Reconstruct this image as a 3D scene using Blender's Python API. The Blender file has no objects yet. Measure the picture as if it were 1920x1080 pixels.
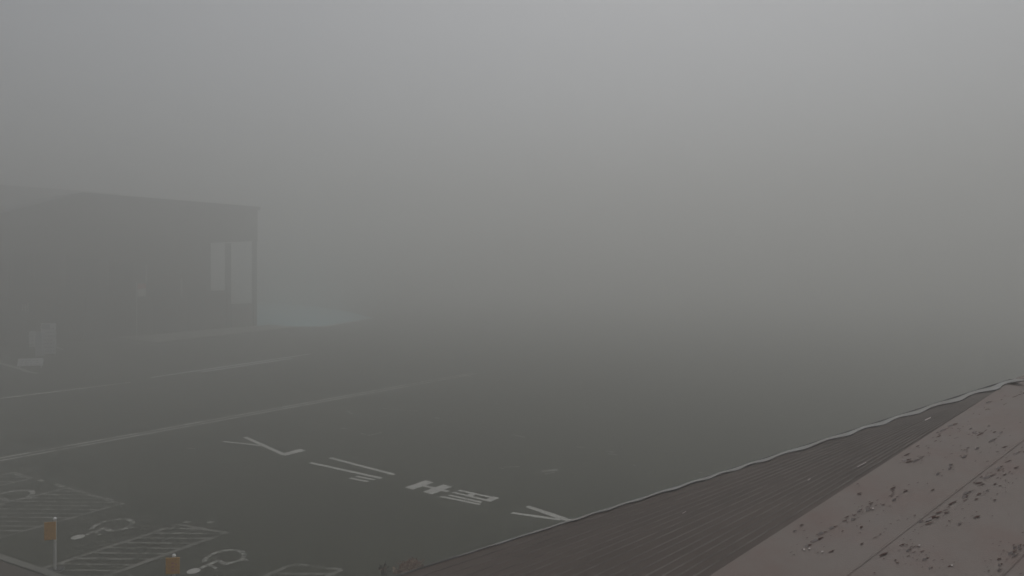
import bpy, bmesh, math, random
from mathutils import Vector, Matrix
random.seed(11)
S = bpy.context.scene
COL = S.collection

# ------------------------------------------------------------------ camera, sky, sun, exposure
F, HZ, CX, CH = 1233.0, 505.0, 960.0, 6.0        # focal length and horizon row in pixels of a 1920 wide frame, eye height
cd = bpy.data.cameras.new('camera'); cam = bpy.data.objects.new('camera', cd); COL.objects.link(cam)
cam.location = (0, 0, CH); cam.rotation_euler = (math.pi/2, 0, 0)
cd.sensor_width = 36; cd.lens = 36*F/1920; cd.shift_y = -(540-HZ)/1920; cd.clip_start = .05; cd.clip_end = 3000
S.camera = cam

SUN_EL, SUN_AZ = math.radians(70), math.radians(25)
w = bpy.data.worlds.new('World'); S.world = w; w.use_nodes = True
nt = w.node_tree; nt.nodes.clear()
sky = nt.nodes.new('ShaderNodeTexSky'); sky.sky_type = 'NISHITA'; sky.sun_disc = False
sky.sun_elevation = SUN_EL; sky.sun_rotation = SUN_AZ; sky.dust_density = 6; sky.air_density = 1.0; sky.altitude = 300
hs = nt.nodes.new('ShaderNodeHueSaturation'); hs.inputs['Saturation'].default_value = .3
bg = nt.nodes.new('ShaderNodeBackground'); bg.inputs['Strength'].default_value = .104
wo = nt.nodes.new('ShaderNodeOutputWorld')
nt.links.new(sky.outputs[0], hs.inputs['Color']); nt.links.new(hs.outputs[0], bg.inputs[0]); nt.links.new(bg.outputs[0], wo.inputs[0])
sd = bpy.data.lights.new('sun', 'SUN'); sd.energy = .9; sd.angle = math.radians(50); sd.color = (1, .97, .93)
sun = bpy.data.objects.new('sun', sd); COL.objects.link(sun)
dirv = Vector((math.sin(SUN_AZ)*math.cos(SUN_EL), math.cos(SUN_AZ)*math.cos(SUN_EL), math.sin(SUN_EL)))
sun.rotation_euler = dirv.to_track_quat('Z', 'Y').to_euler()
S.view_settings.view_transform = 'Standard'; S.view_settings.look = 'None'
S.view_settings.exposure = -0.38; S.view_settings.gamma = 1.0
S.render.engine = 'CYCLES'
S.cycles.use_denoising = True
S.cycles.max_bounces = 10; S.cycles.diffuse_bounces = 3; S.cycles.glossy_bounces = 2; S.cycles.volume_bounces = 5

FOG = .034
FOG_COLOR = (.850, .853, .836)

# ------------------------------------------------------------------ helpers
def px(x, y):
    """ground point (z = 0) seen at a pixel of the survey frame"""
    d = F*CH/(y-HZ); return Vector(((x-CX)/F*d, d, 0))

def new_mat(name, color, rough=.7, noise=None, noise2=None, bump=0, bscale=60, metallic=0, spec=.5):
    m = bpy.data.materials.new(name); m.use_nodes = True
    n = m.node_tree.nodes; l = m.node_tree.links
    p = n['Principled BSDF']; p.inputs['Roughness'].default_value = rough; p.inputs['Metallic'].default_value = metallic
    p.inputs['Specular IOR Level'].default_value = spec
    geo = n.new('ShaderNodeNewGeometry')
    cur = n.new('ShaderNodeRGB'); cur.outputs[0].default_value = (*color, 1); out = cur.outputs[0]
    for k in (noise, noise2):
        if not k: continue
        col, scale, lo, hi, amt = k[:5]
        t = n.new('ShaderNodeTexNoise'); t.inputs['Scale'].default_value = scale; t.inputs['Detail'].default_value = 6; t.inputs['Roughness'].default_value = .65
        if len(k) > 5:
            mp = n.new('ShaderNodeMapping'); mp.inputs['Scale'].default_value = k[5]; mp.inputs['Rotation'].default_value = (0, 0, k[6])
            l.new(geo.outputs['Position'], mp.inputs['Vector']); l.new(mp.outputs[0], t.inputs['Vector'])
        else:
            l.new(geo.outputs['Position'], t.inputs['Vector'])
        r = n.new('ShaderNodeMapRange'); r.inputs['From Min'].default_value = lo; r.inputs['From Max'].default_value = hi
        r.inputs['To Max'].default_value = amt
        l.new(t.outputs[0], r.inputs['Value'])
        mx = n.new('ShaderNodeMix'); mx.data_type = 'RGBA'; mx.inputs[7].default_value = (*col, 1)
        l.new(r.outputs[0], mx.inputs[0]); l.new(out, mx.inputs[6]); out = mx.outputs[2]
    l.new(out, p.inputs['Base Color'])
    if bump:
        t = n.new('ShaderNodeTexNoise'); t.inputs['Scale'].default_value = bscale; t.inputs['Detail'].default_value = 4
        l.new(geo.outputs['Position'], t.inputs['Vector'])
        b = n.new('ShaderNodeBump'); b.inputs['Strength'].default_value = bump; b.inputs['Distance'].default_value = .01
        l.new(t.outputs[0], b.inputs['Height']); l.new(b.outputs[0], p.inputs['Normal'])
    return m

ASPH = (.036, .038, .026)
M = {}
M['asphalt'] = new_mat('asphalt', ASPH, .75, ((.027, .029, .020), .16, .42, .62, .8), ((.050, .053, .038), 2.2, .55, .75, .6), .5, 90, spec=.3)
M['paint'] = new_mat('worn_white_paint', (.35, .35, .33), .6, (ASPH, 9, .55, .70, .7), None, .2, 90)
M['symbol_paint'] = new_mat('flaking_white_paint', (.30, .30, .28), .65, (ASPH, 6, .40, .56, .92), None, .2, 90)
M['old_paint'] = new_mat('faded_paint', (.20, .20, .18), .7, (ASPH, 5, .46, .64, .9), None, .2, 90)
M['faint_paint'] = new_mat('nearly_gone_paint', (.135, .135, .120), .7, (ASPH, 2.6, .45, .60, .95), None, .2, 90)
M['line_paint'] = new_mat('far_line_paint', (.40, .40, .37), .7, (ASPH, 1.3, .46, .64, .88))
M['kerb'] = new_mat('kerb_concrete', (.125, .125, .112), .85, ((.08, .08, .07), 3, .4, .65, .7), None, .3, 60)
M['soil'] = new_mat('planting_soil', (.075, .06, .052), .95, ((.05, .042, .036), 4, .4, .6, .8), None, .6, 30)
M['pale_teal'] = new_mat('pale_blue_green_paint', (.36, .68, .76), .6, ((.46, .74, .80), .5, .4, .7, .7))
M['white_line'] = new_mat('white_border_paint', (.6, .62, .62), .6)
M['hall_wall'] = new_mat('dark_timber_cladding', (.062, .054, .042), .8, ((.085, .08, .068), .6, .4, .7, .6))
M['hall_trim'] = new_mat('dark_steel', (.035, .036, .036), .6)
M['hall_pale'] = new_mat('pale_plaster', (.42, .41, .38), .85, ((.30, .29, .27), .5, .4, .7, .6))
M['rear_wall'] = new_mat('grey_cladding', (.11, .11, .105), .85, ((.16, .16, .15), .4, .4, .7, .5))
M['glass'] = new_mat('dark_window_glass', (.02, .022, .024), .08)
M['apron'] = new_mat('concrete_apron', (.27, .27, .24), .9, ((.16, .16, .145), .8, .4, .65, .7), None, .3, 60)
M['white'] = new_mat('white_sign_panel', (.88, .88, .90), .5, ((.75, .75, .76), 3, .5, .7, .4))
M['blue_ink'] = new_mat('blue_grey_print', (.50, .51, .56), .5)
M['steel'] = new_mat('galvanised_steel', (.62, .62, .60), .5, ((.42, .42, .40), 12, .4, .65, .7), metallic=.05)
M['orange'] = new_mat('faded_orange_plate', (.66, .33, .03), .55, ((.48, .21, .025), 30, .42, .65, .7))
M['red_cloth'] = new_mat('red_cloth', (.55, .18, .14), .8)
M['pale_cloth'] = new_mat('pale_cloth', (.70, .68, .62), .8)
M['dark'] = new_mat('dark_print', (.04, .04, .04), .6)
M['roof_top'] = new_mat('weathered_mauve_roof_paint', (.138, .114, .102), .58, ((.132, .086, .075), 3.2, .45, .70, .8), ((.156, .139, .130), 1.1, .45, .75, .8), .12, 140, spec=.35)
M['roof_low'] = new_mat('dark_brown_roof_sheet', (.072, .056, .048), .65, ((.053, .042, .036), 2.0, .4, .65, .8), ((.095, .082, .074), 40, .55, .75, .5), .2, 160, spec=.3)
M['rib'] = new_mat('worn_rib_edge', (.105, .092, .083), .6, ((.060, .050, .045), 5, .42, .62, .9))
M['rust'] = new_mat('bare_rusted_metal', (.034, .011, .007), .9, ((.060, .018, .010), 60, .4, .65, .8))
M['flake'] = new_mat('lifted_paint_flake', (.33, .29, .28), .7)
M['flashing'] = new_mat('grey_flashing', (.215, .215, .21), .5, ((.165, .155, .145), 7, .42, .62, .8), ((.25, .26, .265), 2.4, .5, .7, .8), metallic=.0)
M['gutter'] = new_mat('dark_gutter', (.026, .025, .025), .9, ((.040, .036, .034), 4, .45, .65, .7))
M['render'] = new_mat('cream_wall_render', (.35, .32, .27), .9, ((.27, .245, .21), 1.5, .4, .65, .6))
M['leaf'] = new_mat('dry_russet_leaves', (.19, .085, .05), .85, ((.11, .05, .035), 18, .4, .6, .8))
M['leaf_pale'] = new_mat('dry_straw_leaves', (.24, .17, .12), .85)
M['twig'] = new_mat('dark_twig', (.03, .026, .022), .9)

class MB:
    def __init__(s): s.v, s.f, s.m = [], [], []
    def poly(s, pts, mi=0):
        b = len(s.v); s.v += [tuple(p) for p in pts]; s.f.append(tuple(range(b, b+len(pts)))); s.m.append(mi)
    def prism(s, pts, ext, mi=0):
        """closed solid: polygon pts extruded by vector ext"""
        b = len(s.v); n = len(pts); ext = Vector(ext); pts = [Vector(p) for p in pts]
        s.v += [tuple(p) for p in pts]+[tuple(p+ext) for p in pts]
        s.f.append(tuple(range(b+n-1, b-1, -1))); s.f.append(tuple(range(b+n, b+2*n))); s.m += [mi, mi]
        for i in range(n):
            j = (i+1) % n; s.f.append((b+i, b+j, b+n+j, b+n+i)); s.m.append(mi)
    def box(s, o, ax, ay, az, mi=0):
        o, ax, ay = Vector(o), Vector(ax), Vector(ay)
        s.prism([o, o+ax, o+ax+ay, o+ay], az, mi)
    def tube(s, a, b, r0, r1=None, n=10, mi=0):
        r1 = r0 if r1 is None else r1
        a, b = Vector(a), Vector(b); d = (b-a).normalized()
        u = d.orthogonal().normalized(); v = d.cross(u); k = len(s.v)
        for c, r in ((a, r0), (b, r1)):
            for i in range(n):
                t = 2*math.pi*i/n; s.v.append(tuple(c+u*r*math.cos(t)+v*r*math.sin(t)))
        for i in range(n):
            j = (i+1) % n; s.f.append((k+i, k+j, k+n+j, k+n+i)); s.m.append(mi)
        s.f.append(tuple(range(k+n-1, k-1, -1))); s.f.append(tuple(range(k+n, k+2*n))); s.m += [mi, mi]
    def build(s, name, mats, parent=None, recalc=True, bevel=0):
        me = bpy.data.meshes.new(name); me.from_pydata(s.v, [], s.f); me.update()
        for m in (mats if isinstance(mats, (list, tuple)) else [mats]): me.materials.append(m)
        me.polygons.foreach_set('material_index', s.m)
        if recalc:
            bm = bmesh.new(); bm.from_mesh(me); bmesh.ops.recalc_face_normals(bm, faces=bm.faces); bm.to_mesh(me); bm.free()
        o = bpy.data.objects.new(name, me); COL.objects.link(o)
        if parent is not None:
            o.parent = parent; o.matrix_parent_inverse = Matrix.Translation(-Vector(parent.location)) if parent.type == 'EMPTY' else Matrix()
        if bevel:
            b = o.modifiers.new('edge', 'BEVEL'); b.width = bevel; b.segments = 2; b.limit_method = 'ANGLE'
        return o
def tag(o, label=None, cat=None, group=None, kind=None):
    if label: o['label'] = label
    if cat: o['category'] = cat
    if group: o['group'] = group
    if kind: o['kind'] = kind
    return o
def thing(name, loc, label, cat, group=None):
    o = bpy.data.objects.new(name, None); COL.objects.link(o); o.location = loc; o.empty_display_size = .2
    return tag(o, label, cat, group)
def up(p, z): return Vector((p[0], p[1], z))

# ------------------------------------------------------------------ ground and its painted markings
g = MB()
R, N = 390, 40
ground = MB(); ground.poly([(-R, -190, 0), (R, -190, 0), (R, 490, 0), (-R, 490, 0)])
ground = tag(ground.build('ground', M['asphalt']), kind='structure')

def band(mb, a, b, wd, z=.004, wd2=None, seg=1, jag=0):
    """a painted stripe on the ground from a to b"""
    a, b = Vector(a[:2]), Vector(b[:2]); d = (b-a).normalized(); n = Vector((-d.y, d.x)); wd2 = wd2 or wd
    L, Rr = [], []
    for i in range(seg+1):
        t = i/seg; c = a.lerp(b, t); k = (wd+(wd2-wd)*t)/2
        L.append(up(c+n*(k+random.uniform(-jag, jag)), z)); Rr.append(up(c-n*(k+random.uniform(-jag, jag)), z))
    for i in range(seg): mb.poly([Rr[i], Rr[i+1], L[i+1], L[i]])

# lettering 大型バス: local frame, a runs down the column of characters, b across it
O = px(1060, 974); AZ = math.radians(-52)
A_ = Vector((math.sin(AZ), math.cos(AZ))); B_ = Vector((A_.y, -A_.x))
def tx(a, b): return (O.x+A_.x*a+B_.x*b, O.y+A_.y*a+B_.y*b, .004)
def letters(polys, label):
    mb = MB()
    zz = .004
    for k, p in enumerate(polys):
        mb.poly([up(tx(a, b), .004+.0004*k) for a, b in p])
    o = mb.build('painted_character', M['paint'], ground); o['label'] = label; return o
def st(a0, b0, a1, b1, wd=.125):          # a long thin stroke: constant width across the column, square ends
    return [(a0, b0-wd/2), (a1, b1-wd/2), (a1, b1+wd/2), (a0, b0+wd/2)]
def bar(a0, a1, b0, b1, sk=.0):           # a crossbar
    return [(a0+sk, b0), (a1+sk, b0), (a1, b1), (a0, b1)]
letters([st(.06, -.08, 1.27, -.46), [(.0, -.10), (.0, .10), (1.24, .20), (1.24, .06)], st(-.9, .02, .04, 0, .16), bar(-.55, -.25, -.5, .5)], 'stretched white character for large, partly under the roof edge')
letters([bar(4.42, 4.74, -.78, .0, .02), st(3.58, -.30, 4.5, -.36, .13), bar(3.76, 4.1, -.73, .05),
         st(2.26, -.505, 3.48, -.69, .10), st(2.33, -.365, 3.36, -.485, .10), st(2.25, -.17, 3.44, -.255, .10), st(2.25, .09, 3.42, -.05, .10),
         bar(2.82, 3.0, -.21, .06), bar(2.17, 2.38, -.21, .17)], 'stretched white character for type, made of bars and lines')
letters([st(5.86, -.65, 8.8, -1.0), st(5.82, -.20, 8.74, -.29), st(5.9, -.87, 6.6, -.975, .10), st(5.93, -1.09, 6.6, -1.2, .10)], 'white character of two long strokes with two short dashes')
letters([bar(10.06, 10.38, -1.04, -.27), st(10.15, -1.0, 13.3, -.565, .15), st(11.8, -.84, 13.35, -1.36, .11)], 'white character of one bent stroke with a side branch')

# lane lines
def worn_line(p, q, wd, m, n, label, gap=0):
    mb = MB(); band(mb, px(*p), px(*q), wd, .004, None, n, .02)
    o = mb.build('lane_line', m, ground); o['label'] = label
a, b = px(-60, 872.6), px(890, 700)
nn = Vector((-(b-a).y, (b-a).x, 0)).normalized()
mb = MB(); band(mb, a+nn*.20, b+nn*.20, .11, .004, None, 60, .015); band(mb, a-nn*.16, b-nn*.16, .11, .004, None, 60, .015)
mb.build('lane_line', M['line_paint'], ground)['label'] = 'long faded double line across the car park'
a, b = px(-40, 752), px(245, 717)
mb = MB(); band(mb, a, b, .30, .004, None, 30, .03); mb.build('lane_line', M['line_paint'], ground)['label'] = 'faint line in front of the hall, near part'
a, b = px(290, 709), px(590, 664)
nn = Vector((-(b-a).y, (b-a).x, 0)).normalized()
mb = MB(); band(mb, a+nn*.35, b+nn*.35, .22, .004, None, 30, .03); band(mb, a-nn*.35+(b-a)*.22, b-nn*.35-(b-a)*.2, .18, .004, None, 30, .03)
mb.build('lane_line', M['white_line'], ground)['label'] = 'faded double line in front of the hall, far part'
pts = [px(-20, 676), px(0, 681), px(35, 690.5), px(52, 697), px(70, 700)]
mb = MB()
for p, q in zip(pts, pts[1:]): band(mb, p, q, .26)
mb.build('kerb_line', M['paint'], ground)['label'] = 'short curved white line by the notice boards'
mb = MB(); band(mb, px(104, 650), px(119, 656), .22); mb.build('kerb_line', M['paint'], ground)

# worn remains of old markings in the middle of the car park
mb = MB()
for (x0, y0, x1, y1, wd) in ((960, 815, 984, 820, .10), (1080, 838, 1095, 839, .10), (1136, 846, 1152, 848, .10), (1140, 851, 1156, 853, .08), (1016, 884, 1046, 881, .16),
        (1022, 889, 1040, 886, .10), (1186, 872, 1192, 873, .1), (945, 876, 975, 875, .08), (936, 877, 944, 879, .08), (676, 813, 690, 815, .12), (690, 817, 716, 811, .10), (640, 803, 650, 804, .12),
        (776, 770, 784, 771, .12), (815, 783, 824, 785, .14), (710, 765, 780, 771, .06), (650, 770, 660, 776, .1), (870, 702, 882, 706, .2), (928, 756, 934, 757, .12), (815, 789, 860, 790, .05),
        (1412, 847, 1420, 849, .05), (1310, 886, 1320, 887, .06), (350, 840, 366, 842, .06), (700, 607, 703, 609, .3)):
    band(mb, px(x0, y0), px(x1, y1), wd)
mb.build('worn_marking', M['old_paint'], ground)['label'] = 'scattered remains of worn paint in the open car park'

# disabled bays: end line, hatched zones, wheelchair symbols
E0, E1 = px(75, 901), px(422, 1000); ed = (E1-E0).normalized()
VD = Vector((1800-CX, F, 0)).normalized()
mb = MB()
for (x0, y0, x1, y1) in ((30, 889, 56, 896), (73, 900, 80, 902.5), (103, 908, 120, 913), (160, 925, 166, 926.5), (196, 934.5, 210, 938.5), (223, 943.5, 230, 946), (315, 988, 326, 990), (346, 978, 356, 980), (417, 998, 426, 1001), (390, 979, 400, 980)):
    band(mb, px(x0, y0), px(x1, y1), .12)
mb.build('bay_line', M['old_paint'], ground)['label'] = 'broken end line of the disabled bays'
def hatch(c0, c1, ln, n):
    """bay divider zone: two long borders towards the kerb with slanting strokes between"""
    mb = MB(); c0, c1 = px(*c0), px(*c1)
    for c in (c0, c1): band(mb, c, c-VD*ln, .12, .004, None, 30, .02)
    band(mb, c0, c1, .10, .0044, None, 8, .02)
    step = ln/n
    dvec = Vector((1, -.03, 0)).normalized()
    for i in range(-14, n+14):
        s = c0-VD*(step*i)                    # march along the near border; every stroke runs straight across the picture's width
        # intersect line s + t*dvec with the far border
        den = dvec.x*VD.y-dvec.y*VD.x
        r = c1-s; t = (r.x*VD.y-r.y*VD.x)/den
        q = s+dvec*t
        k0, k1 = (c0-s).dot(VD), (c1-q).dot(VD)
        if k0 < .1 and k1 < .1: continue
        if k0 < 0:
            u = (0-k0)/(k1-k0) if k1 != k0 else 0; s2 = s.lerp(q, min(1, max(0, u))); s = s2
        if k1 < 0: 
            s0 = c0-VD*(step*i); u = k0/(k0-k1); q = s0.lerp(q, u)
        if k0 > ln or k1 > ln: continue
        band(mb, s, q, .075, .0048, None, 8, .015)
    return mb.build('hatched_zone', M['faint_paint'], ground)
hatch((125, 915), (227, 945), 6.0, 19)['label'] = 'hatched zone behind the orange signpost'
hatch((335, 983), (422, 1000), 6.0, 19)['label'] = 'hatched zone nearest the lower edge of the car park'
hatch((25, 886), (60, 897), 6.0, 12)
hatch((548, 1058), (640, 1068), 4.0, 8)
def wheelchair(c, size, label, fill=True):
    """international wheelchair symbol lying on the asphalt, head towards the kerb"""
    mb = MB(); V = -VD; U = Vector((-V.y, V.x, 0)); c = px(*c)
    def P(u, v, z=.0044): return up(c+U*u*size+V*v*size, z)
    n = 22
    ring = []
    for i in range(n):                                           # head: a filled disc
        t = 2*math.pi*i/n; ring.append(P(.02+.13*math.cos(t), .55+.13*math.sin(t)))
    mb.poly(ring, 1)
    def seg(u0, v0, u1, v1, wd, z):
        d = Vector((u1-u0, v1-v0)).normalized(); k = Vector((-d.y, d.x))*wd/2
        mb.poly([P(u0-k.x, v0-k.y, z), P(u1-k.x, v1-k.y, z), P(u1+k.x, v1+k.y, z), P(u0+k.x, v0+k.y, z)])
    seg(.02, .40, -.02, -.02, .11, .0048); seg(.0, .22, .30, .22, .07, .0052); seg(-.03, 0, .30, 0, .10, .0056); seg(.28, .02, .42, -.38, .10, .006); seg(.39, -.36, .52, -.33, .08, .0064)
    for i in range(30):                                          # wheel arc
        t0, t1 = math.radians(115+i*7.6), math.radians(115+(i+1)*7.6+.1); r0, r1 = .34, .44
        mb.poly([P(-.02+r0*math.cos(t0), -.16+r0*math.sin(t0), .0052), P(-.02+r1*math.cos(t0), -.16+r1*math.sin(t0), .0052), P(-.02+r1*math.cos(t1), -.16+r1*math.sin(t1), .0052), P(-.02+r0*math.cos(t1), -.16+r0*math.sin(t1), .0052)])
    o = mb.build('wheelchair_symbol', [M['symbol_paint'], M['paint']], ground, recalc=False); o['label'] = label
    return o
wheelchair((197, 991), 1.05, 'worn wheelchair symbol in the middle disabled bay')
wheelchair((409, 1052), .97, 'worn wheelchair symbol in the near disabled bay')
wheelchair((5, 935), 1.2, 'worn wheelchair symbol in the far disabled bay')

# pale blue-green surfaced area beside the hall
tq = [px(455, 612.5), px(600, 612), px(700, 597), px(655, 585), px(585, 574), px(470, 567)]
mb = MB(); mb.poly([up(p, .004) for p in tq]); teal = tag(mb.build('plaza', M['pale_teal']), kind='structure')
mb = MB(); band(mb, px(500, 613), px(602, 613), .5, .010); band(mb, px(602, 613), px(692, 597.6), .6, .0104); band(mb, px(600, 585), px(692, 597.5), .6, .0108)
mb.build('border_line', M['white_line'], teal)

# planting strip and kerb in front of the near building
k0, k1 = px(-60, 1027), px(115, 1088)
kd = (k1-k0).normalized(); kn = Vector((kd.y, -kd.x, 0))
mb = MB(); mb.prism([k0, k0+kd*7, k0+kd*7+kn*.15, k0+kn*.15], (0, 0, .12))
tag(mb.build('kerb', M['kerb'], bevel=.012), kind='structure')
mb = MB(); q0 = k0+kn*.155; mb.prism([up(q0, .0), up(q0+kd*7, .0), up(q0+kd*7+kn*3, .0), up(q0+kn*3, .0)], (0, 0, .09))
tag(mb.build('verge', M['soil']), kind='structure')

# ------------------------------------------------------------------ hall in the fog
P1 = px(483, 612); P0 = px(0, 651.3)
U = (P1-P0).normalized(); BK = Vector((-U.y, U.x, 0))
def onface(x, off=0.0):
    """distance from the right corner along the facade (negative leftwards) for a picture column"""
    o = P1+BK*off; k = (x-CX)/F        # (o.x+s U.x) = k (o.y + s U.y)
    return (k*o.y-o.x)/(U.x-k*U.y)
def hz(x, y, off=0.0):
    s = onface(x, off); p = P1+BK*off+U*s; return CH+(HZ-y)/F*p.y
def fp(s, z, off=0.0): return up(P1+BK*off+U*s, z)
sR = onface(150); zR = hz(150, 361); s0 = onface(0); zc = hz(483, 388); z0 = hz(0, 401)
sl = (zR-z0)/(sR-s0); sL = s0-14; zL = zR+(sL-sR)*sl
hall = thing('hall', P1+U*(-15)+BK*7, 'dark hall with a low gabled front and an open corner porch, half lost in fog', 'building')
s1 = onface(395); s2 = onface(430); zt = hz(430, 456); DEP = 13
zt2 = zt
mb = MB()                                   # closed part of the hall, with the profile of the gabled front
prof = [fp(sL, 0), fp(s1, 0), fp(s1, zt), fp(0, hz(483, 452)), fp(0, zc-.35), fp(sR, zR-.35), fp(sL, zL-.35)]
prof = [fp(sL, 0), fp(s1, 0), fp(s1, zR-.35+(s1-sR)*(zc-zR)/(0-sR)), fp(sR, zR-.35), fp(sL, zL-.35)]
mb.prism(prof, BK*DEP); mb.build('wall', M['hall_wall'], hall)
mb = MB()                                   # fascia over the porch
zs1 = zR-.35+(s1-sR)*(zc-zR)/(0-sR)
mb.prism([fp(s1+.003, zt), fp(.0, hz(483, 452)), fp(.0, zc-.35), fp(s1+.003, zs1)], BK*.5)
mb.prism([fp(-.4, hz(483, 452), .503), fp(.0, hz(483, 452), .503), fp(.0, zc-.35, .503), fp(-.4, zc-.35, .503)], BK*(DEP-.503))
mb.build('fascia', M['hall_wall'], hall)
mb = MB()                                   # roof sheets with a small overhang
for a, b in (((sL-.3, zL-.35), (sR, zR-.35)), ((sR, zR-.35), (.05, zc-.352))):
    mb.prism([fp(a[0], a[1]+.003, -.4), fp(b[0], b[1]+.003, -.4), fp(b[0], b[1]+.35, -.4), fp(a[0], a[1]+.35, -.4)], BK*(DEP+.8))
mb.build('roof', M['hall_trim'], hall)
for s, wd in ((s2, .42), (-.25, .36)):
    mb = MB(); zz = hz(430, 456) if s == s2 else hz(483, 452)
    mb.box(fp(s-wd/2, 0, .02), U*wd, BK*wd, (0, 0, zz-.002)); mb.build('post', M['hall_trim'], hall)
mb = MB(); mb.box(fp(-.42, 0, DEP-.5), U*.42, BK*.42, (0, 0, hz(483, 452)-.002)); mb.build('post', M['hall_trim'], hall)
zr = hz(440, 570)
mb = MB(); mb.box(fp(s1+.003, 0, .06), U*(s2-.29-s1), BK*.25, (0, 0, hz(410, 545))); mb.box(fp(s2+.29, 0, .06), U*(-s2-.29-.53), BK*.25, (0, 0, zr)); mb.build('parapet', M['hall_wall'], hall)
# facade details: windows, doors, pale signs
def panel(x0, x1, y0, y1, name, m, t=.06, off=-.06, parent=hall):
    mb = MB(); a, b = onface(x0), onface(x1); zt, zb = hz((x0+x1)/2, y0), hz((x0+x1)/2, y1)
    mb.box(fp(a, max(zb, .003), off), U*(b-a), BK*t, (0, 0, zt-max(zb, .003))); return mb.build(name, m, parent)
for x0, x1, y0, y1 in ((18, 110, 470, 540), (125, 185, 480, 545), (205, 250, 490, 550)):
    fr = panel(x0, x1, y0, y1, 'window', M['hall_trim'], .08, -.08); 
    w_ = (x1-x0)
    panel(x0+w_*.05, x0+w_*.48, y0+5, y1-5, 'pane', M['glass'], .03, -.111, fr); panel(x0+w_*.52, x0+w_*.95, y0+5, y1-5, 'pane', M['glass'], .03, -.111, fr)
panel(288, 330, 535, 622, 'door', M['hall_trim'], .08, -.08)
panel(352, 385, 535, 618, 'door', M['hall_trim'], .08, -.08)
panel(160, 200, 545, 640, 'door', M['hall_trim'], .08, -.08)
panel(338.5, 341, 522, 556, 'downpipe', M['hall_pale'], .12, -.12)
panel(272.5, 275, 496, 530, 'downpipe', M['hall_pale'], .12, -.12)
# pale lettering-like emblem marks left of the facade, too fogged to read
b = panel(28, 66, 566, 590, 'wall_sign', M['hall_trim'], .05, -.05)
for x0, x1, y0, y1 in ((41, 43, 570, 584), (46, 48.5, 571, 586), (51, 53, 568, 585), (40, 53, 575, 576.5)): panel(x0, x1, y0, y1, 'sign_stroke', M['hall_pale'], .02, -.073, b)
ap = MB(); ap.prism([fp(onface(215), 0, -.003), fp(1.5, 0, -.003), fp(1.5, 0, -4.5), fp(onface(215), 0, -7)], (0, 0, .08))
tag(ap.build('pavement', M['apron']), kind='structure')
# hanging banners on the front
def banner(x0, x1, y0, y1, label, ym):
    s = onface(x0, -.35); e = onface(x1, -.35); zt, zb, zm = hz(x0, y0, -.35), hz(x0, y1, -.35), hz(x0, ym, -.35)
    t = thing('banner', fp((s+e)/2, 0, -.35), label, 'banner')
    mb = MB(); mb.tube(fp(s-.08, 0, -.35), fp(s-.08, zt+.15, -.35), .035); mb.tube(fp(s-.08, zt+.08, -.35), fp(e, zt+.08, -.35), .02); mb.build('pole', M['steel'], t)
    n = 10
    for nm, za, zbm, m in (('cloth', zt, zm, M['red_cloth']), ('lower_cloth', zm-.003, zb, M['pale_cloth'])):
        mb = MB()
        for i in range(n):
            q = [(s+(e-s)*k/n, .05*math.sin(k*1.1)) for k in (i, i+1)]
            mb.prism([fp(q[0][0], zbm, -.35+q[0][1]), fp(q[1][0], zbm, -.35+q[1][1]), fp(q[1][0], za, -.35+q[1][1]), fp(q[0][0], za, -.35+q[0][1])], BK*.015)
        mb.build(nm, m, t)
banner(258, 273, 532, 556, 'red and cream upright banner standing against the dark hall front', 542)

# paler building behind
OFF = 26
rear = thing('rear_building', fp(-40, 0, OFF+5), 'pale grey flat roofed block behind the left end of the dark hall', 'building')
za, zb = hz(0, 347, OFF), hz(150, 358, OFF); sa, sb = onface(0, OFF), onface(150, OFF); k = (zb-za)/(sb-sa)
sa2 = sa-25; sb2 = onface(215, OFF)
mb = MB(); mb.prism([fp(sa2, 0, OFF), fp(sb2, 0, OFF), fp(sb2, zb+(sb2-sb)*k-.5, OFF), fp(sa2, za+(sa2-sa)*k-.5, OFF)], BK*12); mb.build('wall', M['rear_wall'], rear)
mb = MB(); mb.prism([fp(sa2-.4, za+(sa2-sa)*k-.497, OFF-.4), fp(sb2+.4, zb+(sb2-sb)*k-.497, OFF-.4), fp(sb2+.4, zb+(sb2-sb)*k, OFF-.4), fp(sa2-.4, za+(sa2-sa)*k, OFF-.4)], BK*12.8); mb.build('roof', M['hall_trim'], rear)

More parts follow.
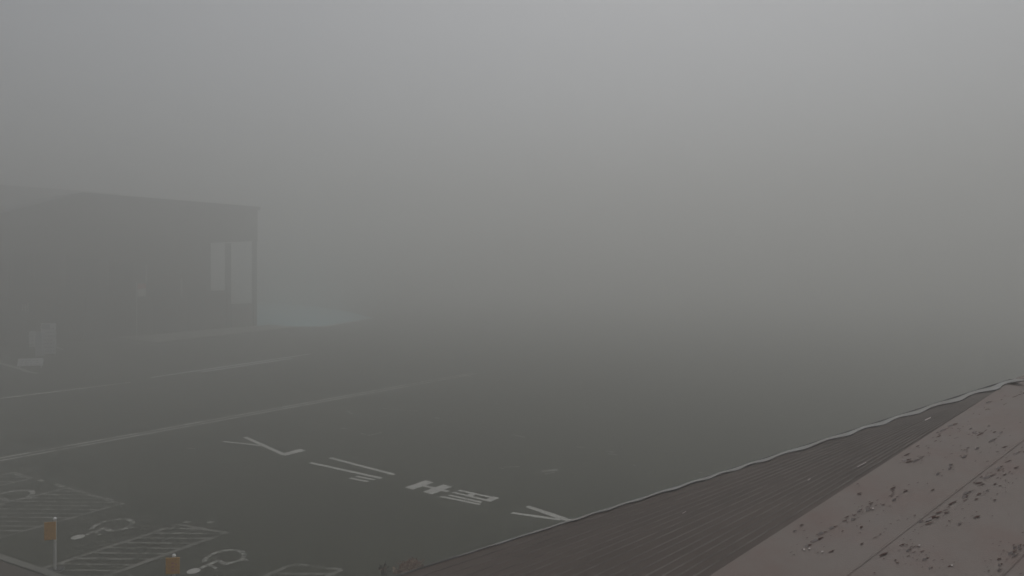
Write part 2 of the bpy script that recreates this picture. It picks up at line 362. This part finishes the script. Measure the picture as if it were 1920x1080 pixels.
# ------------------------------------------------------------------ notice boards in front of the hall
def board(cx, by, w_px, h_px, foot_px, label, yaw, tilt=0, rows=0, blue=False, legs=True):
    c = px(cx, by+foot_px); sc = F/c.y; W, Hh, ft = w_px/sc, h_px/sc, foot_px/sc
    t = thing('notice_board', c, label, 'notice board')
    u = Vector((math.cos(yaw), math.sin(yaw), 0)); n = Vector((u.y, -u.x, 0))
    vv = (Vector((0, 0, 1))*math.cos(tilt)-n*math.sin(tilt))
    o = c-u*W/2+Vector((0, 0, ft))
    mb = MB(); mb.prism([o, o+u*W, o+u*W+vv*Hh, o+vv*Hh], -n*.05)
    if blue: mb.poly([o+u*W*.04+vv*Hh*.80+n*.004, o+u*W*.62+vv*Hh*.80+n*.004, o+u*W*.62+vv*Hh*.97+n*.004, o+u*W*.04+vv*Hh*.97+n*.004], 1)
    for r in range(rows):
        v0 = .08+r*(.84/rows)
        u0 = .1
        while u0 < .85:
            l_ = random.uniform(.05, .16)
            mb.poly([o+u*W*u0+vv*Hh*v0+n*.006, o+u*W*(u0+l_)+vv*Hh*v0+n*.006, o+u*W*(u0+l_)+vv*Hh*(v0+.3/rows)+n*.006, o+u*W*u0+vv*Hh*(v0+.3/rows)+n*.006], 1); u0 += l_+random.uniform(.05, .12)
    mb.build('panel', [M['white'], M['blue_ink']], t, recalc=False)
    for k in (.08, .92):
        mb = MB(); q = o+u*W*k-n*.085
        mb.tube(up(q, 0), q+vv*Hh*.9, .03); mb.build('leg', M['steel'], t)
board(90.5, 664, 25, 58, 4, 'tall white notice board with rows of dark print beside the hall', .18, 0, 7, True)
board(60, 650, 11, 29, 4, 'narrow pale notice board left of the tall white one', .12, 0, 3)
board(56, 686, 41, 14, 5, 'low wide white notice board leaning back at the white line', .28, .25, 3)
# slim grey cabinet standing between the boards
c = px(72, 671); sc = F/c.y
cab = thing('cabinet', c, 'slim dark grey cabinet between the narrow and the tall notice boards', 'cabinet')
mb = MB(); mb.box(c+Vector((-6/sc, 0, .08)), (11/sc, .05, 0), (-.02, .3, 0), (0, 0, 46/sc)); mb.build('body', M['blue_ink'], cab, bevel=.01)
mb = MB(); mb.box(c+Vector((-5.5/sc, .02, .003)), (10/sc, .045, 0), (-.02, .24, 0), (0, 0, .074)); mb.build('plinth', M['hall_trim'], cab)

# ------------------------------------------------------------------ orange plates on steel posts at the bays
def signpost(bx, by, hgt, label, plate, yaw, marks=()):
    c = px(bx, by); t = thing('signpost', c, label, 'signpost', 'orange signposts at the disabled bays')
    mb = MB(); mb.tube(c+Vector((0, 0, .02)), c+Vector((0, 0, hgt)), .026, None, 14); po = mb.build('post', M['steel'], t)
    mb = MB(); mb.tube(c+Vector((0, 0, hgt+.001)), c+Vector((0, 0, hgt+.03)), .034, .02, 14); mb.build('cap', M['white'], t)
    mb = MB(); mb.tube(c+Vector((0, 0, .002)), c+Vector((0, 0, .02)), .17, .15, 20); mb.build('base', M['hall_trim'], t)
    u = Vector((math.cos(yaw), math.sin(yaw), 0)); n = Vector((u.y, -u.x, 0))
    x0, x1, z0, z1 = plate; o = c+n*.034+u*x0+Vector((0, 0, z0))
    mb = MB(); mb.prism([o, o+u*(x1-x0), o+u*(x1-x0)+Vector((0, 0, z1-z0)), o+Vector((0, 0, z1-z0))], n*.012)
    W, Hh = x1-x0, z1-z0
    for (a, b, w2, r) in marks:
        q = o+u*W*a+Vector((0, 0, Hh*b))+n*.0135; mb.poly([q, q+u*W*w2, q+u*W*w2+Vector((0, 0, Hh*r)), q+Vector((0, 0, Hh*r))], 1)
    mb.build('plate', [M['orange'], M['red_cloth']], t, recalc=False)
c0 = px(103, 1070); sc = F/c0.y
signpost(103, 1070, 97/sc, 'orange plate on a white post standing clear beside the bay hatching', (-16/sc, 3/sc, 60/sc, 93/sc), .25)
c1 = px(325, 1118); sc1 = F/c1.y
signpost(326, 1118, 76/sc1, 'orange plate near the white wheelchair symbol, its post cut off below', (-13/sc1, 12/sc1, 44/sc1, 74/sc1), .1,
         [(.42, .18, .2, .1), (.42, .40, .22, .1), (.42, .62, .2, .1), (.7, .2, .14, .06), (.7, .55, .12, .08)])

# ------------------------------------------------------------------ dry plants at the foot of the near building
def shrub(c, r, hgt, n, label, name, mats, leafy=True):
    t = thing(name, c, label, 'shrub'); st_ = MB(); lf = MB()
    for i in range(n):
        a = random.uniform(0, 6.28); e = random.uniform(.15, 1); l_ = random.uniform(.55, 1)
        tip = c+Vector((math.cos(a)*r*e*l_, math.sin(a)*r*e*l_, hgt*l_*(1.1-.6*e)))
        mid = c.lerp(tip, .5)+Vector((random.uniform(-.04, .04), random.uniform(-.04, .04), hgt*.12))
        st_.tube(c+Vector((random.uniform(-.04, .04), random.uniform(-.04, .04), -.02)), mid, .008, .006, 5); st_.tube(mid, tip, .006, .002, 5)
        for k in range(14 if leafy else 2):
            q = mid.lerp(tip, random.random())+Vector([random.gauss(0, .05) for _ in range(3)])
            d1 = Vector([random.gauss(0, 1) for _ in range(3)]).normalized()*random.uniform(.02, .05); d2 = d1.orthogonal().normalized()*random.uniform(.01, .022)
            lf.poly([q-d1, q+d2, q+d1, q-d2], random.choice((0, 0, 1)))
    st_.build('stems', M['twig'], t); lf.build('leaves', mats, t, recalc=False)
shrub(px(768, 1077), .36, .26, 60, 'low russet dried shrub at the corner of the roof', 'dry_shrub', [M['leaf'], M['leaf_pale']])
shrub(px(718, 1090), .20, .52, 9, 'bare dark twiggy bush left of the russet shrub', 'bare_bush', [M['twig'], M['leaf']], False)

# ------------------------------------------------------------------ near building: roof below the camera
def ray(x, y, d): return Vector(((x-CX)/F*d, d, CH-(y-HZ)/F*d))
APX = ray(1905.5, 708.5, 3.9); BL = ray(1330, 1080, 2.5); EL = ray(760, 1076, 4.0)
bdir = (APX-BL); edir = (APX-EL)
UPN = Vector((-.59, -.369, 3.56)).normalized(); UPC = UPN.dot(BL)
def onup(x, y, lift=0.0):
    d0 = Vector(((x-CX)/F, 1, -(y-HZ)/F)); o = Vector((0, 0, CH)); t = (UPC-UPN.dot(o))/UPN.dot(d0); return o+d0*t+UPN*lift
LOWN = edir.cross(bdir).normalized()
if LOWN.z < 0: LOWN = -LOWN
LOWC = LOWN.dot(APX)
def upz(x, y): return (UPC-UPN.x*x-UPN.y*y)/UPN.z
def lowz(x, y): return (LOWC-LOWN.x*x-LOWN.y*y)/LOWN.z
near = thing('roofed_building', (2.5, 0, 0), 'near building with a mauve flaking metal roof and a darker brown lower slope', 'building')
bdu = bdir.normalized(); edu = edir.normalized()
BB = BL-bdu*3.2                       # rake continues behind the camera
EE = EL-edu*.9
sd_ = Vector((bdu.y, -bdu.x, 0)).normalized()      # level direction across the seams, to the right
sd_ = Vector((sd_.x, sd_.y, 0)); sd_.z = -(UPN.x*sd_.x+UPN.y*sd_.y)/UPN.z
far = Vector((1, .3, 0)); far.z = -(UPN.x*far.x+UPN.y*far.y)/UPN.z; far.normalize()
# upper roof: standing-seam pans, seams at the measured spacing
RT = MB()
def hit_far(p):                        # where a seam line through p meets the far edge
    a = p-APX; den = bdu.x*far.y-bdu.y*far.x; t = -(a.x*far.y-a.y*far.x)/den; return p+bdu*t
spacing = .357; NS = 12
edges = []
for i in range(NS+1):
    p = BB+sd_*spacing*i; edges.append((p, hit_far(p)))
for (a0, a1), (b0, b1) in zip(edges, edges[1:]):
    nseg = 24                          # slight oil-canning of each sheet
    for k in range(nseg):
        t0, t1 = k/nseg, (k+1)/nseg
        def row(t):
            p, q = a0.lerp(a1, t), b0.lerp(b1, t); return p, p.lerp(q, .5)+UPN*(.0025*math.sin(t*23+a0.x*9)), q
        r0, r1 = row(t0), row(t1)
        for j in (0, 1): RT.poly([r0[j], r0[j+1], r1[j+1], r1[j]])
for i, (a0, a1) in enumerate(edges):   # lapped seam: a low rounded step
    if i == 0: continue
    h_ = .003; wd = .009
    v = sd_*wd
    RT.poly([a0-v, a1-v, a1-v*.2+UPN*h_, a0-v*.2+UPN*h_]); RT.poly([a0-v*.2+UPN*h_, a1-v*.2+UPN*h_, a1+v*.2+UPN*.001, a0+v*.2+UPN*.001])
# rust spots and lifted flakes: (column, row, length, thickness) read off the roof
CH_ = []
def Z(ox, oy, s, L): 
    for x, y, ln, th in L: CH_.append((ox+x/s, oy+y/s, ln/s, th/s))
Z(1680, 720, 6, [(1270, 33, 50, 14), (1195, 75, 60, 16), (1340, 150, 70, 8), (1390, 130, 40, 8), (1425, 115, 40, 14), (1050, 212, 65, 8), (930, 228, 50, 10), (850, 265, 50, 8), (1305, 215, 16, 8), (1025, 295, 40, 8), (715, 380, 120, 12), (630, 435, 45, 12), (635, 475, 80, 12), (660, 460, 30, 10), (545, 523, 80, 10), (455, 537, 30, 12), (300, 640, 40, 26), (325, 615, 50, 12), (375, 585, 50, 8), (480, 600, 50, 10), (465, 558, 30, 8), (445, 650, 30, 8), (150, 718, 80, 12), (85, 760, 60, 14), (225, 693, 30, 14), (245, 708, 36, 10), (125, 803, 50, 12), (120, 865, 80, 14), (150, 885, 60, 12), (245, 865, 90, 8), (290, 830, 60, 6), (0, 820, 20, 14), (885, 552, 50, 14), (925, 560, 50, 14), (955, 573, 70, 18), (1000, 540, 30, 8), (1050, 483, 40, 12), (1110, 550, 36, 14), (1185, 555, 40, 18), (1095, 638, 80, 10), (1225, 718, 50, 16), (1210, 375, 60, 14), (1250, 345, 40, 10), (1300, 365, 40, 8), (1130, 430, 36, 10), (850, 512, 40, 10), (915, 432, 30, 8), (845, 460, 30, 8), (720, 515, 24, 8), (1030, 352, 30, 10), (620, 918, 40, 12), (610, 958, 50, 12), (480, 1018, 50, 10), (780, 822, 60, 10), (770, 750, 24, 6), (810, 727, 40, 6), (925, 730, 50, 8), (625, 795, 30, 6), (1030, 880, 30, 6), (1375, 780, 60, 14), (1435, 775, 20, 10), (1265, 880, 60, 12), (1165, 950, 70, 14), (1160, 983, 40, 8), (1050, 1050, 110, 18), (960, 1057, 30, 10), (1225, 1030, 36, 14), (1280, 1000, 24, 8), (1350, 950, 50, 12), (1205, 968, 24, 8), (680, 615, 50, 5), (365, 728, 24, 6), (1145, 770, 30, 6), (1400, 443, 20, 10), (490, 575, 30, 7), (1320, 318, 30, 5)])
Z(1680, 900, 6, [(110, 135, 50, 14), (145, 65, 30, 6), (245, 40, 24, 8), (415, 120, 36, 12), (925, 45, 80, 16), (880, 42, 24, 12), (960, 65, 60, 10), (1115, 55, 30, 16), (815, 150, 100, 10), (785, 195, 70, 16), (785, 235, 60, 10), (935, 168, 40, 14), (1035, 128, 40, 8), (905, 228, 36, 12), (1110, 235, 40, 12), (635, 270, 70, 18), (590, 315, 30, 6), (560, 350, 50, 8), (485, 375, 70, 14), (570, 378, 50, 14), (395, 440, 110, 26), (470, 430, 40, 16), (285, 475, 50, 12), (370, 500, 80, 12), (290, 537, 40, 6), (600, 470, 30, 10), (725, 503, 50, 12), (905, 428, 60, 18), (215, 570, 14, 10), (1315, 45, 14, 10), (1175, 75, 30, 8), (70, 742, 50, 14), (120, 742, 30, 6), (145, 802, 50, 12), (215, 762, 40, 10), (200, 827, 40, 8), (295, 815, 60, 8), (340, 898, 70, 14), (20, 942, 36, 10), (395, 1003, 44, 18), (600, 985, 30, 12), (1325, 742, 24, 14), (1340, 775, 40, 12), (1390, 752, 40, 20), (1400, 788, 44, 10), (1310, 828, 80, 20), (1345, 858, 70, 10), (1160, 902, 40, 20), (1175, 963, 44, 14), (1170, 1022, 44, 14), (1040, 1035, 30, 10), (1210, 803, 20, 10), (1410, 1065, 40, 8), (520, 908, 30, 5), (240, 908, 24, 5), (1425, 605, 20, 10), (1435, 748, 20, 14)])
Z(1440, 900, 6, [(970, 62, 110, 10), (1030, 160, 50, 12), (680, 210, 90, 14), (580, 280, 50, 12), (500, 350, 80, 8), (445, 360, 24, 6), (260, 490, 60, 12), (380, 517, 36, 12), (175, 563, 50, 10), (110, 595, 50, 8), (50, 640, 50, 6), (1165, 270, 50, 10), (1115, 315, 30, 8), (1140, 343, 60, 12), (1220, 295, 24, 8), (1300, 287, 44, 8), (1040, 348, 55, 12), (885, 427, 50, 12), (980, 402, 40, 8), (965, 453, 50, 14), (870, 468, 60, 8), (735, 543, 80, 14), (620, 605, 90, 16), (555, 625, 24, 10), (555, 680, 110, 18), (450, 748, 60, 18), (395, 790, 30, 8), (1053, 540, 30, 18), (715, 815, 60, 14), (840, 587, 30, 8), (1058, 728, 30, 14), (1205, 660, 40, 8), (1265, 622, 20, 12), (1410, 100, 50, 16), (1410, 135, 30, 8), (1385, 182, 50, 8), (1425, 230, 40, 10), (1305, 845, 80, 24), (1305, 898, 16, 12), (1435, 913, 24, 14), (260, 825, 30, 6), (310, 587, 40, 6), (1200, 1057, 20, 12), (1370, 305, 20, 6), (600, 495, 24, 5), (1320, 560, 30, 6)])
for _ in range(260):                   # fine specks gathered along the same rows
    x, y, ln, th = random.choice(CH_[:170]); CH_.append((x+random.gauss(0, 16), y+random.gauss(0, 9), random.uniform(1.5, 4.5), random.uniform(.6, 1.3)))
for x, y, ln, th in CH_:
    sl_ = random.uniform(-.48, -.22); dx = ln*.72; th *= random.uniform(.85, 1.15); 
    n_ = 10; pts = []
    if y < 1110-.64*(x-1330)-30+6: continue
    for i in range(n_):
        t = 2*math.pi*i/n_; k = random.uniform(.62, 1.12)
        ex = math.cos(t)*dx*k; ey = math.sin(t)*th*.6*k*(1-.35*abs(math.cos(t)))
        pts.append(onup(x+ex, y+ex*sl_+ey, .0052))
    RT.poly(pts, 1)
    if ln > 6 and random.random() < .45:   # curled edge of paint at one side
        q0, q1 = onup(x-dx*.9, y-dx*.9*sl_+th*.55, .004), onup(x+dx*.2, y+dx*.2*sl_+th*.6, .004)
        r0, r1 = onup(x-dx*.7, y-dx*.7*sl_+th*.15, .011), onup(x+dx*.1, y+dx*.1*sl_+th*.2, .010); RT.poly([q0, q1, r1, r0], 2)
for x, y in ((1508, 1033), (1518, 1031), (1542, 1037), (1724, 1025), (1785, 1063), (1637, 956)):   # pale droppings
    RT.poly([onup(x+2.4*math.cos(k)*random.uniform(.6, 1.2), y+1.8*math.sin(k)*random.uniform(.6, 1.2), .0065) for k in [i*.785 for i in range(8)]], 2)
RT.build('roof', [M['roof_top'], M['rust'], M['flake']], near, recalc=False)['label'] = 'mauve roof sheets with rows of dark rust flakes'
# lower roof slope: narrow lapped courses fanning from the far corner
LW = MB(); NCO = 17; l0 = .0
tt = [0]
for i in range(NCO): tt.append(tt[-1]+random.uniform(.8, 1.2))
tt = [v/tt[-1] for v in tt]
LA = BB.copy(); LB = EE.copy()
def low(t, s):                          # t: 0 at the break, 1 at the eave; s: 0 far corner, 1 near end
    p = APX.lerp(LA.lerp(LB, t), s); return p
for i in range(NCO):
    t0, t1 = tt[i], tt[i+1]; K = 14
    for k in range(K):
        s0_, s1_ = .003+.997*k/K, .003+.997*(k+1)/K
        lift = lambda s: LOWN*(.004*min(1, s*3))
        LW.poly([low(t0, s0_)-LOWN*.004, low(t1, s0_)-LOWN*.004+lift(s0_), low(t1, s1_)-LOWN*.004+lift(s1_), low(t0, s1_)-LOWN*.004])
        LW.poly([low(t1, s0_)-LOWN*.004+lift(s0_), low(t1, s0_)-LOWN*.004, low(t1, s1_)-LOWN*.004, low(t1, s1_)-LOWN*.004+lift(s1_)])
for i in range(NCO):
    t0 = tt[i]+(.012 if i == 0 else 0)
    if i == 0: continue
    for k in range(14):
        s0_, s1_ = .004+.996*k/14, .004+.996*(k+1)/14
        def rib(s):
            wd = .010/(max(.05, s)*(LA-LB).length); wd = min(wd, .02); h_ = .0045*min(1, s*4)
            return low(t0-wd/2, s), low(t0, s)+LOWN*h_, low(t0+wd/2, s)
        r0, r1 = rib(s0_), rib(s1_)
        LW.poly([r0[0], r0[1], r1[1], r1[0]], 2); LW.poly([r0[1], r0[2], r1[2], r1[1]], 0)
def onlow(x, y, lift=0.0):
    d0 = Vector(((x-CX)/F, 1, -(y-HZ)/F)); o = Vector((0, 0, CH)); t = (LOWC-LOWN.dot(o))/LOWN.dot(d0); return o+d0*t+LOWN*lift
for x0, y0, x1, y1, th in ((1735, 789, 1746, 784, 2.5), (1515, 902, 1520, 899, 2), (1608, 877, 1625, 868, 1.6), (1280, 964, 1287, 960, 1.4), (1596, 810, 1603, 805, 1.6)):   # scraped pale spots
    LW.poly([onlow(x0, y0+th/2, .004), onlow(x1, y1+th/2, .004), onlow(x1, y1-th/2, .004), onlow(x0, y0-th/2, .004)], 1)
LW.build('lower_roof', [M['roof_low'], M['flake'], M['rib']], near, recalc=False)['label'] = 'dark brown lower roof slope in narrow fanning courses'
# underside of the roof, so that it has a thickness
US = MB(); th_ = Vector((0, 0, -.10))
FR = APX+far*6.0; BR = BB+sd_*spacing*NS
US.poly([EE+th_, APX+th_, BB+th_]); US.poly([BB+th_, APX+th_, FR+th_, BR+th_])
for a, b in ((EE, APX), (APX, FR), (EE, BB), (BB, BR)): US.poly([a-LOWN*.006, b-LOWN*.006, b+th_, a+th_])
US.build('soffit', M['gutter'], near, recalc=False)
# eave flashing with scalloped inner edge and a dark gutter lip outside
def eave(s): return APX.lerp(EE, s)
inw = (LA-LB); inw = (inw-edu*inw.dot(edu)).normalized()     # from the eave up the slope
prof_out = []; n_ = 260
FLm, GU = MB(), MB()
L_E = (EE-APX).length
prev = None
ph = 0
for i in range(n_+1):
    s = .008+i/n_*.977; x = L_E*s                               # metres from the far corner
    taper = max(0, 1-x/3.6)
    bw = .003+.070*taper**.9
    scal = .5+.5*math.sin(x*2*math.pi/.21+1.0*math.sin(x*3.1)+.7*math.sin(x*7.3)); scal = scal**1.6
    wi = bw*(.60+.55*scal)                                 # inner edge
    sc2 = .5+.5*math.sin(x*2*math.pi/.21+.9+1.1*math.sin(x*3.0)+.6*math.sin(x*6.9))
    wo_ = .002+.006*taper+.056*taper**.8*(.45+.55*sc2)          # width of the dark lip showing outside
    p = eave(s); cur = (p+inw*(wo_+wi)+LOWN*.006, p+inw*wo_+LOWN*.010, p-inw*.004+LOWN*.004, p-inw*.006-LOWN*.07)
    if prev:
        FLm.poly([prev[0], cur[0], cur[1], prev[1]]); FLm.poly([prev[0]-LOWN*.006, cur[0]-LOWN*.006, cur[0], prev[0]])
        GU.poly([prev[1], cur[1], cur[2], prev[2]]); GU.poly([prev[2], cur[2], cur[3], prev[3]])
    prev = cur
FLm.build('flashing', M['flashing'], near, recalc=False)['label'] = 'wavy pale grey flashing strip along the eave'
GU.build('gutter', M['gutter'], near, recalc=False)
# walls under the roof
def wz(x, y): return min(upz(x, y), lowz(x, y))-.16
e_in = inw.copy(); e_in.z = 0; e_in.normalize()
ring = []
a = EE+edu*.5+e_in*.45; b = APX+e_in*.5-edu*.3; c = FR+Vector((.2, -.9, 0)); d = BR+Vector((.2, .5, 0)); e = BB+Vector((.4, .6, 0))
WL = MB(); ring = [a, b, c, d, e]
for p, q in zip(ring, ring[1:]+ring[:1]):
    for k in range(12):
        u0, u1 = p.lerp(q, k/12), p.lerp(q, (k+1)/12)
        WL.poly([up(u0, .003), up(u1, .003), up(u1, wz(u1.x, u1.y)), up(u0, wz(u0.x, u0.y))])
WL.build('wall', M['render'], near)

# ------------------------------------------------------------------ fog
mb = MB(); mb.box((-400, -200, -1), (800, 0, 0), (0, 700, 0), (0, 0, 19.5))
hz_m = bpy.data.materials.new('fog'); hz_m.use_nodes = True; n = hz_m.node_tree.nodes; n.clear()
pv = n.new('ShaderNodeVolumePrincipled'); pv.inputs['Density'].default_value = FOG; pv.inputs['Color'].default_value = (*FOG_COLOR, 1); pv.inputs['Anisotropy'].default_value = .68
mo = n.new('ShaderNodeOutputMaterial'); hz_m.node_tree.links.new(pv.outputs[0], mo.inputs['Volume'])
haze = tag(mb.build('haze', hz_m), kind='stuff')
